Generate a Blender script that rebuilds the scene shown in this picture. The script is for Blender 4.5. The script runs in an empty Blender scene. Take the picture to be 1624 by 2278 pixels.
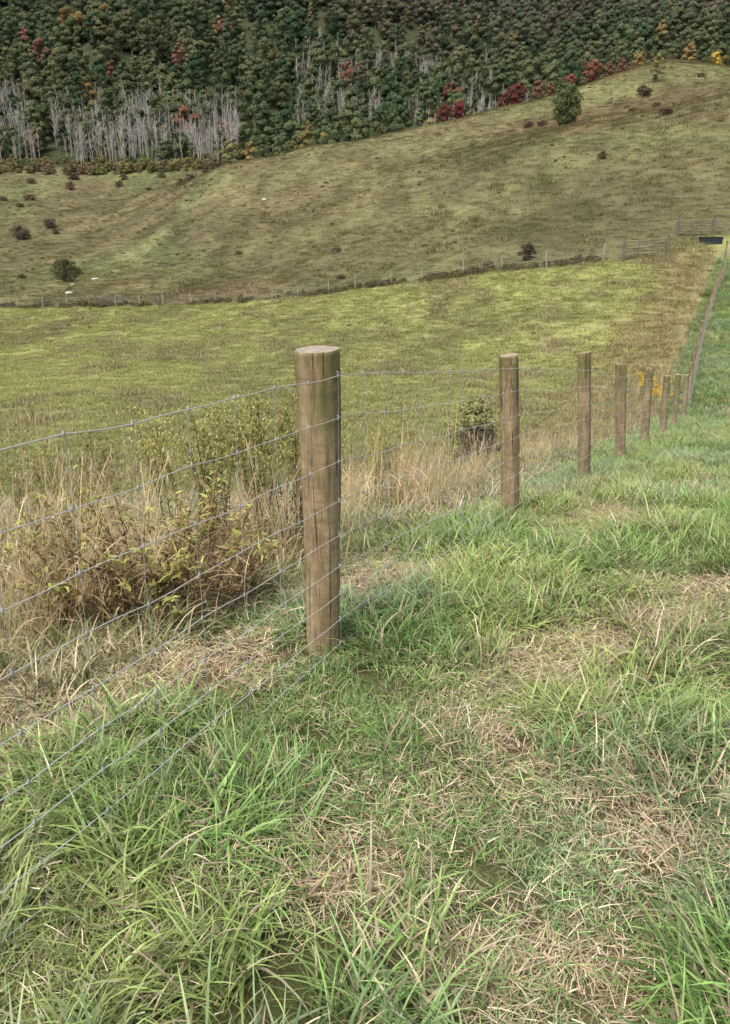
import bpy, math, numpy as np
from mathutils import Vector
rng=np.random.default_rng(11)
scene=bpy.context.scene
def U(a,b,n=None): return rng.uniform(a,b,n)
def sstep(a,b,x):
    t=np.clip((x-a)/(b-a),0,1); return t*t*(3-2*t)
# ---------------------------------------------------------------- noise
def h2(ix,iy,s):
    n=(ix*374761393+iy*668265263+s*144269504)&0xffffffff
    n=((n^(n>>13))*1274126177)&0xffffffff
    n=n^(n>>16)
    return (n&0xffff)/65535.0
def vn(x,y,s=0):
    fx=np.floor(x);fy=np.floor(y);ix=fx.astype(np.int64);iy=fy.astype(np.int64)
    u=x-fx;v=y-fy;u=u*u*(3-2*u);v=v*v*(3-2*v)
    return (h2(ix,iy,s)*(1-u)+h2(ix+1,iy,s)*u)*(1-v)+(h2(ix,iy+1,s)*(1-u)+h2(ix+1,iy+1,s)*u)*v
def fbm(x,y,sc,o=4,s=0):
    r=np.zeros_like(x,dtype=float);a=1.;t=0.
    for k in range(o):
        f=2**k/sc
        r+=a*(vn(x*f+17.3*k,y*f-9.1*k,s+k)*2-1);t+=a;a*=.5
    return r/t*1.6
# ---------------------------------------------------------------- terrain control
FENCE=np.array([(-5.4,-7.6),(-4.1,-5.),(-2.79,-2.3),(-1.48,.36),(-.177,3.02),(1.143,5.70),(2.45,8.28),(3.76,10.96),(5.22,14.0),(6.76,17.07),(8.19,19.99),(9.8,23.3),(11.0,25.9),
 (12.1,28.4),(13.25,31.),(14.4,33.6),(15.6,36.3),(16.8,39.),(18.0,41.7),(19.25,44.4),(20.5,47.1),(21.8,49.8),(23.1,52.5),(24.4,55.2),(25.7,57.8),(27.0,60.4),(28.4,63.4),(29.8,66.5)])
fz={3.02:.01,5.70:-.28,8.28:-.62,10.96:-1.05,14.0:-1.52,17.07:-2.02,19.99:-2.37,23.3:-2.72,25.9:-2.75,28.4:-2.62,33.6:-2.4,39.:-2.1,44.4:-1.75,52.5:-.3,60.4:.9,66.5:2.6}
def fence_x(y): return np.interp(y,FENCE[:,1],FENCE[:,0],left=-6)+np.minimum(y+7.6,0)*.5+np.maximum(y-66.5,0)*.45
cols={
-.48:[(5,-.5),(8,-1.3),(12,-2.3),(20,-3.8),(30,-4.7),(45,-5.3),(60,-5.5),(80,-4.6),(104,-3.1),(130,-.5),(170,4),(220,14),(270,24),(320,36),(340,41),(380,58),(500,120),(700,240),(1050,420)],
-.3:[(5,-.45),(8,-1.25),(12,-2.25),(20,-3.7),(30,-4.5),(45,-5.0),(60,-5.),(80,-4.1),(99,-2.6),(130,0),(170,5.5),(220,15),(270,24),(340,41),(380,57),(500,118),(700,238),(1050,420)],
-.174:[(5,-.42),(8,-1.15),(12,-2.15),(20,-3.6),(30,-4.45),(45,-4.8),(60,-4.6),(80,-3.4),(94.5,-1.9),(130,2),(170,11),(200,19),(230,28.5),(260,30),(320,38),(360,48),(500,114),(700,236),(1050,420)],
-.065:[(5.7,-.45),(8,-.98),(12,-1.95),(20,-3.4),(30,-4.3),(45,-4.55),(60,-4.0),(76,-2.5),(90,-1.0),(130,5.5),(170,15),(210,26.5),(245,36.4),(280,37),(340,42),(400,62),(500,112),(700,234),(1050,420)],
.047:[(8,-.85),(12,-1.8),(20,-3.25),(30,-4.1),(45,-4.2),(60,-3.2),(83,.4),(120,7),(160,18),(200,27.6),(255,42.1),(290,43),(350,46),(420,72),(500,112),(700,232),(1050,420)],
.152:[(8,-.75),(12,-1.6),(20,-3.1),(30,-3.85),(45,-3.75),(60,-1.9),(76,1.45),(110,9),(150,21.9),(200,31.6),(265,49.3),(300,50),(360,52),(430,80),(520,125),(700,232),(1050,420)],
.251:[(12,-1.35),(20,-2.85),(30,-3.5),(45,-3.1),(58,-.4),(70,2.2),(100,9.5),(150,25.6),(200,35.6),(275,57.6),(310,58),(380,62),(450,92),(550,145),(700,232),(1050,420)],
.347:[(12,-1.2),(20,-2.55),(30,-3.0),(45,-2.2),(55,.0),(65,2.6),(90,8.6),(140,25),(200,39.6),(280,66.6),(315,67),(390,70),(460,98),(560,150),(700,232),(1050,420)],
.423:[(70,3.6),(90,9.2),(140,27.5),(200,42.6),(280,63.8),(320,66),(390,72),(460,100),(560,150),(700,232),(1050,420)],
}
C=[]
for u,l in cols.items():
    for (y,z) in l: C.append((u*y,y,z))
for (y,z) in cols[-.48]:
    C.append((-.9*y,y,z-.004*y if y<300 else z))
for (y,z) in cols[.423]: C.append((.85*y,y,z+.03*y if y<300 else z))
for k,z in fz.items():
    x=float(fence_x(k)); C.append((x,k,z))
    C.append((x+3.5,k,z+.12)); C.append((x+16,k,z+.6))
C+=[(0,0,0),(-1.48,.36,.04),(-4.1,-5,.15),(0,1.5,0),(.8,1.5,0),(1.2,3,-.02),(-1.16,3.5,-.07),(-1.2,1.8,.03),(-3,.5,-.1),(-5,3,-.5),(3,0,.05),(6,2,.1),(0,-5,.1),(6,-6,.2),(-10,-6,-.2),(8,8,-.4),(-2.4,3.2,-.2)]
C=np.array(C,float)
def ab(x,y): return np.stack([x/(y+10)*2.2,np.log(y+10)],-1)
A=ab(C[:,0],C[:,1]); W=C[:,2]/(C[:,1]+10)
def ker(d2): return .5*d2*np.log(d2+1e-12)
n=len(C); D=((A[:,None]-A[None])**2).sum(-1)
K=ker(D)+np.eye(n)*2e-4; Pm=np.c_[np.ones(n),A]
M=np.block([[K,Pm],[Pm.T,np.zeros((3,3))]])
sol=np.linalg.solve(M,np.r_[W,0,0,0])
def tps(x,y):
    x=np.asarray(x,float).ravel();y=np.asarray(y,float).ravel();out=np.empty_like(x)
    for i in range(0,len(x),20000):
        q=ab(x[i:i+20000],y[i:i+20000])
        d=((q[:,None,:]-A[None])**2).sum(-1)
        out[i:i+20000]=(ker(d)@sol[:n]+sol[n]+q@sol[n+1:])*(y[i:i+20000]+10)
    return out
def H(x,y):
    x=np.asarray(x,float);y=np.asarray(y,float)
    z=tps(x,y).reshape(x.shape)
    z=z+.022*fbm(x,y,.55,3,3)+.05*fbm(x,y,2.5,2,4)*sstep(4,12,y)
    z=z+.12*fbm(x,y,3.,3,8)*sstep(25,60,y)*(1-sstep(300,340,y))
    z=z+.6*fbm(x,y,22,3,5)*sstep(105,150,y)*(1-sstep(300,340,y))
    z=z+17*fbm(x,y,120,2,6)*sstep(400,520,y)
    return z
def Hs(x,y): return float(H(np.array([x]),np.array([y]))[0])
# ---------------------------------------------------------------- mesh helpers
def make_mesh(name,V,F,mats=(),mi=None,attrs=None,smooth=False):
    me=bpy.data.meshes.new(name); V=np.asarray(V,np.float32);F=np.asarray(F,np.int32)
    me.vertices.add(len(V)); me.vertices.foreach_set('co',V.ravel())
    k=F.shape[1]
    me.loops.add(F.size); me.loops.foreach_set('vertex_index',F.ravel())
    me.polygons.add(len(F)); me.polygons.foreach_set('loop_start',np.arange(0,F.size,k,dtype=np.int32))
    for m in mats: me.materials.append(m)
    if mi is not None: me.polygons.foreach_set('material_index',np.asarray(mi,np.int32))
    me.polygons.foreach_set('use_smooth',np.full(len(F),smooth))
    me.update(calc_edges=True)
    for an,(ty,d) in (attrs or {}).items():
        at=me.attributes.new(an,ty,'POINT')
        at.data.foreach_set('value' if ty=='FLOAT' else ('color' if ty=='FLOAT_COLOR' else 'vector'),np.asarray(d,np.float32).ravel())
    me.validate()
    return me
def add(name,me,parent=None,loc=None):
    o=bpy.data.objects.new(name,me); scene.collection.objects.link(o)
    if parent is not None: o.parent=parent
    if loc is not None: o.location=loc
    return o
class Acc:
    def __init__(s): s.V=[];s.F=[];s.mi=[];s.v=[];s.t=[];s.c=[];s.n=0
    def put(s,V,F,m=0,var=None,tt=None,col=None):
        V=np.asarray(V,float).reshape(-1,3);F=np.asarray(F,int)
        s.V.append(V);s.F.append(F+s.n);s.mi.append(np.full(len(F),m))
        s.v.append(np.full(len(V),.5) if var is None else np.broadcast_to(var,(len(V),)))
        s.t.append(np.ones(len(V)) if tt is None else tt)
        c=np.ones((len(V),4)); 
        if col is not None: c[:,:3]=col
        s.c.append(c); s.n+=len(V)
    def mesh(s,name,mats,smooth=False):
        return make_mesh(name,np.concatenate(s.V),np.concatenate(s.F),mats,np.concatenate(s.mi),
          {'var':('FLOAT',np.concatenate(s.v)),'tt':('FLOAT',np.concatenate(s.t)),'pcol':('FLOAT_COLOR',np.concatenate(s.c))},smooth)
def strips(base,az,th0,th1,L,w,S=4,prof='blade',zmin=None,tw=.6):
    N=len(az); t=np.linspace(0,1,S+1)
    th=th0[:,None]+(th1-th0)[:,None]*t[None]; tm=(th[:,1:]+th[:,:-1])/2
    r=np.c_[np.zeros(N),np.cumsum(L[:,None]/S*np.sin(tm),1)]
    z=np.c_[np.zeros(N),np.cumsum(L[:,None]/S*np.cos(tm),1)]
    c=np.stack([base[:,0,None]+r*np.cos(az)[:,None],base[:,1,None]+r*np.sin(az)[:,None],base[:,2,None]+z],-1)
    if zmin is not None: c[...,2]=np.maximum(c[...,2],zmin)
    ps=az+np.pi/2+U(-tw,tw,N); sd=np.stack([np.cos(ps),np.sin(ps),U(-.35,.35,N)],-1)
    if prof=='blade': pr=np.clip(1-t,0,1)**.65+.04
    elif prof=='lance': pr=np.sin(np.pi*np.clip(t,0,1)**.75)+.06
    else: pr=np.ones_like(t)*.8
    hw=(w[:,None]*pr[None]*.5)[...,None]*sd[:,None,:]
    V=np.stack([c-hw,c+hw],2).reshape(-1,3)
    bi=(np.arange(N)[:,None]*(S+1)+np.arange(S)[None])*2
    F=np.stack([bi,bi+1,bi+3,bi+2],-1).reshape(-1,4)
    tt=np.repeat(np.tile(t,N),2)
    return V,F,tt,c
def rep(v,S): return np.repeat(v,(S+1)*2,axis=0)
def tube(P,r,k=6):
    P=np.asarray(P,float);n=len(P);r=np.broadcast_to(r,(n,))
    T=np.gradient(P,axis=0);T/=np.linalg.norm(T,axis=1)[:,None]+1e-9
    ref=np.array([0,0,1.]) if abs(T[:,2]).mean()<.8 else np.array([1.,0,0])
    a=np.cross(T,ref);a/=np.linalg.norm(a,axis=1)[:,None];b=np.cross(T,a)
    an=np.linspace(0,2*np.pi,k,endpoint=False)
    V=P[:,None]+r[:,None,None]*(np.cos(an)[None,:,None]*a[:,None]+np.sin(an)[None,:,None]*b[:,None])
    i=np.arange(n-1)[:,None]*k;j=np.arange(k)[None];j2=(j+1)%k
    F=np.stack([i+j,i+j2,i+k+j2,i+k+j],-1).reshape(-1,4)
    return V.reshape(-1,3),F
def box(c,s):
    c=np.array(c,float);s=np.array(s,float)/2
    V=np.array([[x,y,z] for x in(-1,1) for y in(-1,1) for z in(-1,1)])*s+c
    F=[[0,1,3,2],[4,6,7,5],[0,4,5,1],[2,3,7,6],[0,2,6,4],[1,5,7,3]]
    return V,np.array(F)
# ---------------------------------------------------------------- materials
class NT:
    def __init__(s,name):
        s.m=bpy.data.materials.new(name);s.m.use_nodes=True;s.t=s.m.node_tree;s.t.nodes.clear()
        s.out=s.t.nodes.new('ShaderNodeOutputMaterial')
    def n(s,ty,**k):
        x=s.t.nodes.new(ty)
        for a,b in k.items(): setattr(x,a,b)
        return x
    def l(s,a,b): s.t.links.new(a,b)
    def math(s,op,a,b=None,c=None):
        x=s.n('ShaderNodeMath',operation=op)
        for i,v in enumerate((a,b,c)):
            if v is None: continue
            if isinstance(v,(int,float)): x.inputs[i].default_value=v
            else: s.l(v,x.inputs[i])
        return x.outputs[0]
    def mix(s,f,a,b,mode='MIX'):
        x=s.n('ShaderNodeMix',data_type='RGBA',blend_type=mode)
        for i,v in((0,f),(6,a),(7,b)):
            if isinstance(v,(int,float)): x.inputs[i].default_value=v
            elif isinstance(v,tuple): x.inputs[i].default_value=(*v,1) if len(v)==3 else v
            else: s.l(v,x.inputs[i])
        return x.outputs[2]
    def ramp(s,f,st):
        x=s.n('ShaderNodeValToRGB');e=x.color_ramp.elements
        while len(e)<len(st): e.new(.5)
        for q,(p,c) in zip(e,st): q.position=p;q.color=(*c,1) if isinstance(c,tuple) else (c,c,c,1)
        s.l(f,x.inputs[0]);return x.outputs[0]
    def noise(s,vec,sc,det=4,rough=.6):
        x=s.n('ShaderNodeTexNoise');x.inputs['Scale'].default_value=sc;x.inputs['Detail'].default_value=det;x.inputs['Roughness'].default_value=rough
        if vec is not None:s.l(vec,x.inputs['Vector'])
        return x.outputs['Fac']
    def scale(s,c,f):
        cc=s.n('ShaderNodeVectorMath',operation='SCALE');s.l(c,cc.inputs[0]);s.l(f,cc.inputs['Scale']);return cc.outputs[0]
    def diffuse(s,col,trans=0):
        p=s.n('ShaderNodeBsdfDiffuse');s.l(col,p.inputs[0]);sh=p.outputs[0]
        if trans:
            tr=s.n('ShaderNodeBsdfTranslucent');s.l(col,tr.inputs[0])
            mx=s.n('ShaderNodeMixShader');mx.inputs[0].default_value=trans
            s.l(sh,mx.inputs[1]);s.l(tr.outputs[0],mx.inputs[2]);sh=mx.outputs[0]
        s.l(sh,s.out.inputs[0]);return s.m
    def bsdf(s,col,rough=.7,metal=0,bump=None,bs=.3,bd=.01,trans=0,spec=.3):
        p=s.n('ShaderNodeBsdfPrincipled');p.inputs['Roughness'].default_value=rough;p.inputs['Metallic'].default_value=metal
        p.inputs['Specular IOR Level'].default_value=spec
        if isinstance(col,tuple): p.inputs['Base Color'].default_value=(*col,1)
        else: s.l(col,p.inputs['Base Color'])
        if bump is not None:
            b=s.n('ShaderNodeBump');b.inputs['Strength'].default_value=bs;b.inputs['Distance'].default_value=bd
            s.l(bump,b.inputs['Height']);s.l(b.outputs[0],p.inputs['Normal'])
        sh=p.outputs[0]
        if trans:
            tr=s.n('ShaderNodeBsdfTranslucent');s.l(col,tr.inputs[0])
            mx=s.n('ShaderNodeMixShader');mx.inputs[0].default_value=trans
            s.l(sh,mx.inputs[1]);s.l(tr.outputs[0],mx.inputs[2]);sh=mx.outputs[0]
        s.l(sh,s.out.inputs[0]);return s.m
def grass_mat(name,straw=(.86,.74,.52),lo=.48,hi=1.45,trans=.22,basedark=.52,far=False):
    t=NT(name)
    ti=t.n('ShaderNodeAttribute',attribute_type='INSTANCER',attribute_name='tint')
    va=t.n('ShaderNodeAttribute',attribute_type='GEOMETRY',attribute_name='var')
    tt=t.n('ShaderNodeAttribute',attribute_type='GEOMETRY',attribute_name='tt')
    oi=t.n('ShaderNodeObjectInfo')
    v=t.math('FRACT',t.math('ADD',va.outputs['Fac'],oi.outputs['Random']))
    m=t.math('LESS_THAN',v,ti.outputs['Alpha'])
    v2=t.math('FRACT',t.math('MULTIPLY',v,7.31))
    v3=t.math('FRACT',t.math('MULTIPLY',v,23.7))
    sc=t.mix(v3,straw,(straw[0]*.6,straw[1]*.5,straw[2]*.42))
    g=t.mix(t.math('MULTIPLY',v3,.3),ti.outputs['Color'],(.60,.60,.22))
    c=t.mix(m,g,sc)
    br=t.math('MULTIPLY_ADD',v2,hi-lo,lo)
    br=t.math('MULTIPLY',br,t.math('MULTIPLY_ADD',tt.outputs['Fac'],1-basedark,basedark))  # shade between blades painted in: colour darkens toward the blade base
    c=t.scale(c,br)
    if far: return t.diffuse(c)
    return t.bsdf(c,rough=.42,trans=trans,spec=.5)
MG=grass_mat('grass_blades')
MGF=grass_mat('pasture_blades',far=True,lo=.6,hi=1.3,basedark=.55)
def plant_mat():
    t=NT('weed_plant')
    c=t.n('ShaderNodeAttribute',attribute_type='GEOMETRY',attribute_name='pcol').outputs['Color']
    r=t.n('ShaderNodeObjectInfo').outputs['Random']
    return t.diffuse(t.scale(c,t.math('MULTIPLY_ADD',r,.5,.8)),.2)
MP=plant_mat()
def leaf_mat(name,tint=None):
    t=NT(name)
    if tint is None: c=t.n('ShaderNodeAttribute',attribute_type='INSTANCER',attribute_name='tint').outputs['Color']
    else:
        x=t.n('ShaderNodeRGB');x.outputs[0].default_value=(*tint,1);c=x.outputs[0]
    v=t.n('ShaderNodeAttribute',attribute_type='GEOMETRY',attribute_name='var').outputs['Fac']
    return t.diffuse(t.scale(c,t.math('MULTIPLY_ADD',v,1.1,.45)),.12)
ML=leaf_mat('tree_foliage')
def simple(name,col,col2,sc,rough=.8,metal=0,bs=.4,bd=.01,stretch=(1,1,1)):
    t=NT(name);tc=t.n('ShaderNodeTexCoord');mp=t.n('ShaderNodeMapping');mp.inputs['Scale'].default_value=stretch
    t.l(tc.outputs['Object'],mp.inputs[0]);nz=t.noise(mp.outputs[0],sc,5)
    c=t.ramp(nz,[(.3,col),(.7,col2)])
    return t.bsdf(c,rough=rough,metal=metal,bump=nz,bs=bs,bd=bd)
MB=simple('tree_bark',(.10,.085,.07),(.2,.18,.15),3)
MBD=simple('dead_bark',(.33,.31,.27),(.52,.49,.43),2)
MW=simple('galvanised_wire',(.60,.61,.62),(.8,.81,.82),40,rough=.4,metal=.35,bs=.1,bd=.001)
MWS=simple('dull_stay_wire',(.38,.39,.40),(.55,.56,.57),40,rough=.5,metal=.3,bs=.1,bd=.001)
MR=simple('weathered_gate_wood',(.12,.10,.08),(.26,.22,.18),4)
MPF=simple('grey_fence_wood',(.30,.27,.22),(.45,.40,.34),4)
MRK=simple('pale_limestone',(.5,.48,.44),(.75,.73,.68),4)
MT=simple('black_tank_plastic',(.03,.035,.045),(.05,.06,.075),3,rough=.4)
MWA=simple('trough_water',(.05,.07,.08),(.06,.08,.09),3,rough=.08,bs=.05)
def wood():
    t=NT('treated_post_wood');tc=t.n('ShaderNodeTexCoord');oi=t.n('ShaderNodeObjectInfo')
    ad=t.n('ShaderNodeVectorMath',operation='ADD');t.l(tc.outputs['Object'],ad.inputs[0])
    cb=t.n('ShaderNodeCombineXYZ');t.l(t.math('MULTIPLY',oi.outputs['Random'],37.),cb.inputs[2]);t.l(t.math('MULTIPLY',oi.outputs['Random'],11.),cb.inputs[0]);t.l(cb.outputs[0],ad.inputs[1])
    def mp(s):
        m=t.n('ShaderNodeMapping');m.inputs['Scale'].default_value=s;t.l(ad.outputs[0],m.inputs[0]);return m.outputs[0]
    g=t.noise(mp((60,60,7)),1,6,.75); g2=t.noise(mp((10,10,3.6)),1,6,.7); bl=t.noise(mp((10,10,6)),1,6,.7)
    fib=t.noise(mp((180,180,8)),1,3,.7); tra=t.noise(mp((8,8,42)),1,5,.7)
    c=t.ramp(g2,[(.34,(.20,.13,.07)),(.5,(.38,.265,.145)),(.66,(.54,.42,.26))])
    c=t.mix(t.ramp(g,[(.34,.75),(.50,0.)]),c,(.13,.09,.05))
    c=t.mix(t.ramp(fib,[(.45,0.),(.7,.5)]),c,(.58,.48,.34))
    c=t.mix(t.ramp(tra,[(.46,0.),(.70,.6)]),c,(.18,.12,.065))
    sep=t.n('ShaderNodeSeparateXYZ');t.l(tc.outputs['Object'],sep.inputs[0])
    hz=t.n('ShaderNodeMapRange');hz.inputs[1].default_value=.85;hz.inputs[2].default_value=1.15;t.l(sep.outputs[2],hz.inputs[0])
    gf=t.math('MULTIPLY',t.ramp(bl,[(.40,.12),(.58,.9)]),t.math('MULTIPLY_ADD',hz.outputs[0],.72,.2))
    c=t.mix(gf,c,(.145,.15,.05))
    cr=t.ramp(t.noise(mp((75,75,1.8)),1,2,.5),[(.64,0.),(.685,1.)])
    kn=t.n('ShaderNodeTexVoronoi');kn.inputs['Scale'].default_value=1;t.l(mp((9,9,4)),kn.inputs['Vector'])
    kd=t.ramp(kn.outputs['Distance'],[(.05,1.),(.14,0.)])
    c=t.mix(t.math('MULTIPLY',kd,.7),c,(.08,.05,.03))
    c=t.mix(t.math('MULTIPLY',cr,.8),c,(.05,.035,.02))
    bh=t.math('SUBTRACT',t.math('ADD',g,t.math('MULTIPLY',fib,.5)),t.math('MULTIPLY',cr,1.5))
    return t.bsdf(c,rough=.85,bump=bh,bs=.8,bd=.005,spec=.15)
MWD=wood()
MEND=simple('post_end_grain',(.27,.23,.16),(.46,.40,.31),30)
# ---------------------------------------------------------------- zones
DRY=[(-.03,3.95,.42,1),(.35,4.2,.26,.7),(-.56,2.9,.26,1),(-.85,2.7,.25,.7),(.74,2.9,.22,.8),(1.09,3.1,.24,.9),(1.45,3.35,.22,.7),(1.85,3.8,.28,.9),(.53,2.28,.16,.9),(.82,2.0,.17,.9),(.85,1.84,.13,.9),
(-.04,1.68,.15,1.1),(.44,1.5,.20,.6),(.63,1.34,.14,.9),(.34,2.5,.22,.5),(-1.14,2.35,.25,.8),(-1.2,3.2,.4,.5),(1.9,5.7,.35,.6),(.2,1.35,.1,.4),(1.6,7.2,.6,.4),(2.6,6.6,.4,.35),(-1.6,2.8,.5,.7),(.9,2.45,.15,.4)]
SOIL=[(-.03,3.98,.36,1.1),(-.56,2.92,.24,1.1),(-.75,2.75,.18,.8),(.53,2.28,.12,.9),(.82,2.0,.10,.8),(.85,1.84,.10,.9),(.63,1.33,.07,.8),(1.2,3.1,.15,.7),(1.85,3.85,.2,.7),(-.02,1.64,.06,.6),(-.15,2.93,.08,.7)]
def gs(x,y,L):
    r=np.zeros_like(x,dtype=float)
    for a,b,s,k in L: r+=k*np.exp(-((x-a)**2+(y-b)**2)/(2*(s*.62)**2))
    return r
def dry(x,y):
    side=x-fence_x(y)
    d=gs(x,y,DRY)+.28*fbm(x,y,.4,4,21)+.18*fbm(x,y,1.8,2,22)+.03
    d+=.35*(1-sstep(-1.1,-.3,side))*sstep(0,3,y)
    return np.clip(d,0,1)
def soil(x,y): return np.clip(gs(x,y,SOIL)*1.2+.1*fbm(x,y,.25,3,31)-.04,0,1)
def farY(x):
    return np.interp(x,[-60,-48,-32.5,-15.6,-6.2,.9,7.1,13.8,20.8,24.3,31,40],[106,104,100,94,90,86,80,74,65,66,74,74])
def L3(a,b,t): t=np.asarray(t)[...,None]; return np.asarray(a)*(1-t)+np.asarray(b)*t
def zone_col(x,y):
    side=x-fence_x(y)
    u=x/(y+1e-3);ys=y*.42
    p=L3((.37,.385,.14),(.265,.265,.11),sstep(-.2,.7,fbm(x,ys,4,4,41)))
    p=L3(p,(.43,.44,.17),sstep(.1,.75,fbm(x,ys,2.6,4,42))*.7)
    p=L3(p,(.33,.275,.16),sstep(.3,.9,fbm(x,ys,2.2,4,43))*.6)
    p=L3(p,(.22,.22,.09),(1-sstep(10,48,y+.0*x))*.8)
    hcol=L3((.20,.185,.09),(.148,.135,.068),sstep(-.3,.7,fbm(x,ys,22,4,44)))
    hcol=L3(hcol,(.215,.16,.092),sstep(.0,.9,fbm(x,y*.7,18,5,45)+.5*(sstep(.1,.28,u)*sstep(130,170,y)*(1-sstep(205,240,y)))-.1)*.75)
    hcol=L3(hcol,(.205,.21,.092),sstep(.2,.9,fbm(x,y,40,3,46)+.45*sstep(200,225,y)*sstep(.1,.2,u)*(1-sstep(245,262,y)))*.6)
    low=sstep(.14,.22,-u)*sstep(120,150,y)
    hcol=L3(hcol,L3((.19,.165,.088),(.185,.205,.09),sstep(.3,.75,fbm(x,ys,20,2,47))),low*.7)
    hcol=hcol*(.97+.3*fbm(x,ys,5,4,48))[...,None]
    f=sstep(-1.5,1.5,y-farY(x))
    c=L3(p,hcol,f)
    b=sstep(-7,-3.5,side+1.5*fbm(x,y,3,2,49))*sstep(8,30,y)*(1-sstep(66,72,y))
    c=L3(c,(.33,.25,.14),b*.6)
    lawn=sstep(-1.3,-.6,side+.4*fbm(x,y,1.2,2,50))*(1-sstep(64,70,y))
    return c,lawn
def lawn_col(x,y):
    g=L3((.23,.43,.115),(.43,.56,.17),sstep(-.6,.7,fbm(x,y,.7,3,61)))
    g=L3(g,(.32,.50,.28),sstep(.0,.7,fbm(x,y,.9,2,62))*.6)
    return g*(1+.22*fbm(x,y,.3,2,63))[...,None]
# ---------------------------------------------------------------- terrain
NR,NC=640,440
b_=np.linspace(math.log(3.),math.log(1100.),NR); yy=np.exp(b_)-10
aa=np.linspace(-1,1,NC);aa=np.sign(aa)*(.62*abs(aa)+.55*abs(aa)**3)
X=(aa[None]*(yy[:,None]+10));Y=np.repeat(yy[:,None],NC,1)
Z=H(X,Y)
zc,lw=zone_col(X,Y)
so=soil(X,Y);dr=dry(X,Y)
gl=L3(lawn_col(X,Y)*.45,(.36,.28,.165),np.clip(dr,0,1)*.85)
near=1-sstep(15,40,Y)
gl=L3(gl,(.21,.135,.08),np.maximum(so,.45*near))
zc=L3(zc,(.20,.16,.085),(1-sstep(5,15,Y))*.7)
col=L3(zc,gl,lw)
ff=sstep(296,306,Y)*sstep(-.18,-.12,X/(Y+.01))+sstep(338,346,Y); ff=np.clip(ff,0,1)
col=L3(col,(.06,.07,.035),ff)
i=(np.arange(NR-1)[:,None]*NC+np.arange(NC-1)[None])
F=np.stack([i,i+1,i+NC+1,i+NC],-1).reshape(-1,4)
t=NT('meadow_ground')
c=t.n('ShaderNodeAttribute',attribute_type='GEOMETRY',attribute_name='Col').outputs['Color']
ps0=t.n('ShaderNodeNewGeometry').outputs['Position']
mpg=t.n('ShaderNodeMapping');mpg.inputs['Scale'].default_value=(1,.45,1);t.l(ps0,mpg.inputs[0]);ps=mpg.outputs[0]
n1=t.noise(ps,1.6,8,.75);n2=t.noise(ps,.35,6,.7);n3=t.noise(ps0,45,6,.8)
br=t.math('MULTIPLY',t.math('MULTIPLY_ADD',n1,1.5,.25),t.math('MULTIPLY',t.math('MULTIPLY_ADD',n2,1.0,.5),t.math('MULTIPLY_ADD',n3,1.6,.2)))
bh=t.math('ADD',n1,t.math('MULTIPLY',n3,.08))
MGR=t.bsdf(t.scale(c,br),rough=.95,bump=bh,bs=.9,bd=.25,spec=.05)
ca=np.ones((NR*NC,4));ca[:,:3]=col.reshape(-1,3)
add('ground',make_mesh('ground',np.stack([X,Y,Z],-1).reshape(-1,3),F,[MGR],None,{'Col':('FLOAT_COLOR',ca)},True))
# ---------------------------------------------------------------- scatter via geometry nodes
def scatter(name,protos,P,scl,idx,tint,tilt=.12):
    P=np.asarray(P,float);N=len(P)
    col=bpy.data.collections.new(name+'_kinds')
    for k,me in enumerate(protos):
        o=bpy.data.objects.new('%s_kind_%s'%(name,chr(97+k)),me);col.objects.link(o)
    me=bpy.data.meshes.new(name);me.vertices.add(N);me.vertices.foreach_set('co',P.astype(np.float32).ravel())
    rot=np.c_[U(-tilt,tilt,N),U(-tilt,tilt,N),U(0,6.283,N)]
    s=np.asarray(scl,float); s=np.repeat(s[:,None],3,1) if s.ndim==1 else s
    for an,d in(('rot',rot),('scl',s)):
        a=me.attributes.new(an,'FLOAT_VECTOR','POINT');a.data.foreach_set('vector',d.astype(np.float32).ravel())
    a=me.attributes.new('idx','INT','POINT');a.data.foreach_set('value',np.asarray(idx,np.int32))
    t4=np.ones((N,4));tt=np.asarray(tint);t4[:,:tt.shape[1]]=tt
    a=me.attributes.new('tint','FLOAT_COLOR','POINT');a.data.foreach_set('color',t4.astype(np.float32).ravel())
    o=add(name,me)
    g=bpy.data.node_groups.new(name,'GeometryNodeTree')
    g.interface.new_socket('Geometry',in_out='INPUT',socket_type='NodeSocketGeometry')
    g.interface.new_socket('Geometry',in_out='OUTPUT',socket_type='NodeSocketGeometry')
    nn=g.nodes;gi=nn.new('NodeGroupInput');go=nn.new('NodeGroupOutput');ci=nn.new('GeometryNodeCollectionInfo');ip=nn.new('GeometryNodeInstanceOnPoints')
    ci.inputs['Collection'].default_value=col;ci.inputs['Separate Children'].default_value=True;ci.inputs['Reset Children'].default_value=True
    ip.inputs['Pick Instance'].default_value=True
    def na(n_,ty):
        x=nn.new('GeometryNodeInputNamedAttribute');x.data_type=ty;x.inputs['Name'].default_value=n_
        return [q for q in x.outputs if q.enabled and q.name=='Attribute'][0]
    er=nn.new('FunctionNodeEulerToRotation')
    L=g.links.new
    L(gi.outputs[0],ip.inputs['Points']);L(ci.outputs[0],ip.inputs['Instance']);L(na('idx','INT'),ip.inputs['Instance Index'])
    L(na('rot','FLOAT_VECTOR'),er.inputs[0]);L(er.outputs[0],ip.inputs['Rotation']);L(na('scl','FLOAT_VECTOR'),ip.inputs['Scale'])
    L(ip.outputs[0],go.inputs[0])
    md=o.modifiers.new('scatter','NODES');md.node_group=g
    return o
def samp(N,y0,y1,u0,u1,p):
    r=U(0,1,N)
    if p==-1: y=y0*(y1/y0)**r
    else: q=p+1;y=(y0**q+(y1**q-y0**q)*r)**(1/q)
    return U(u0,u1,N)*(y+1),y
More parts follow.
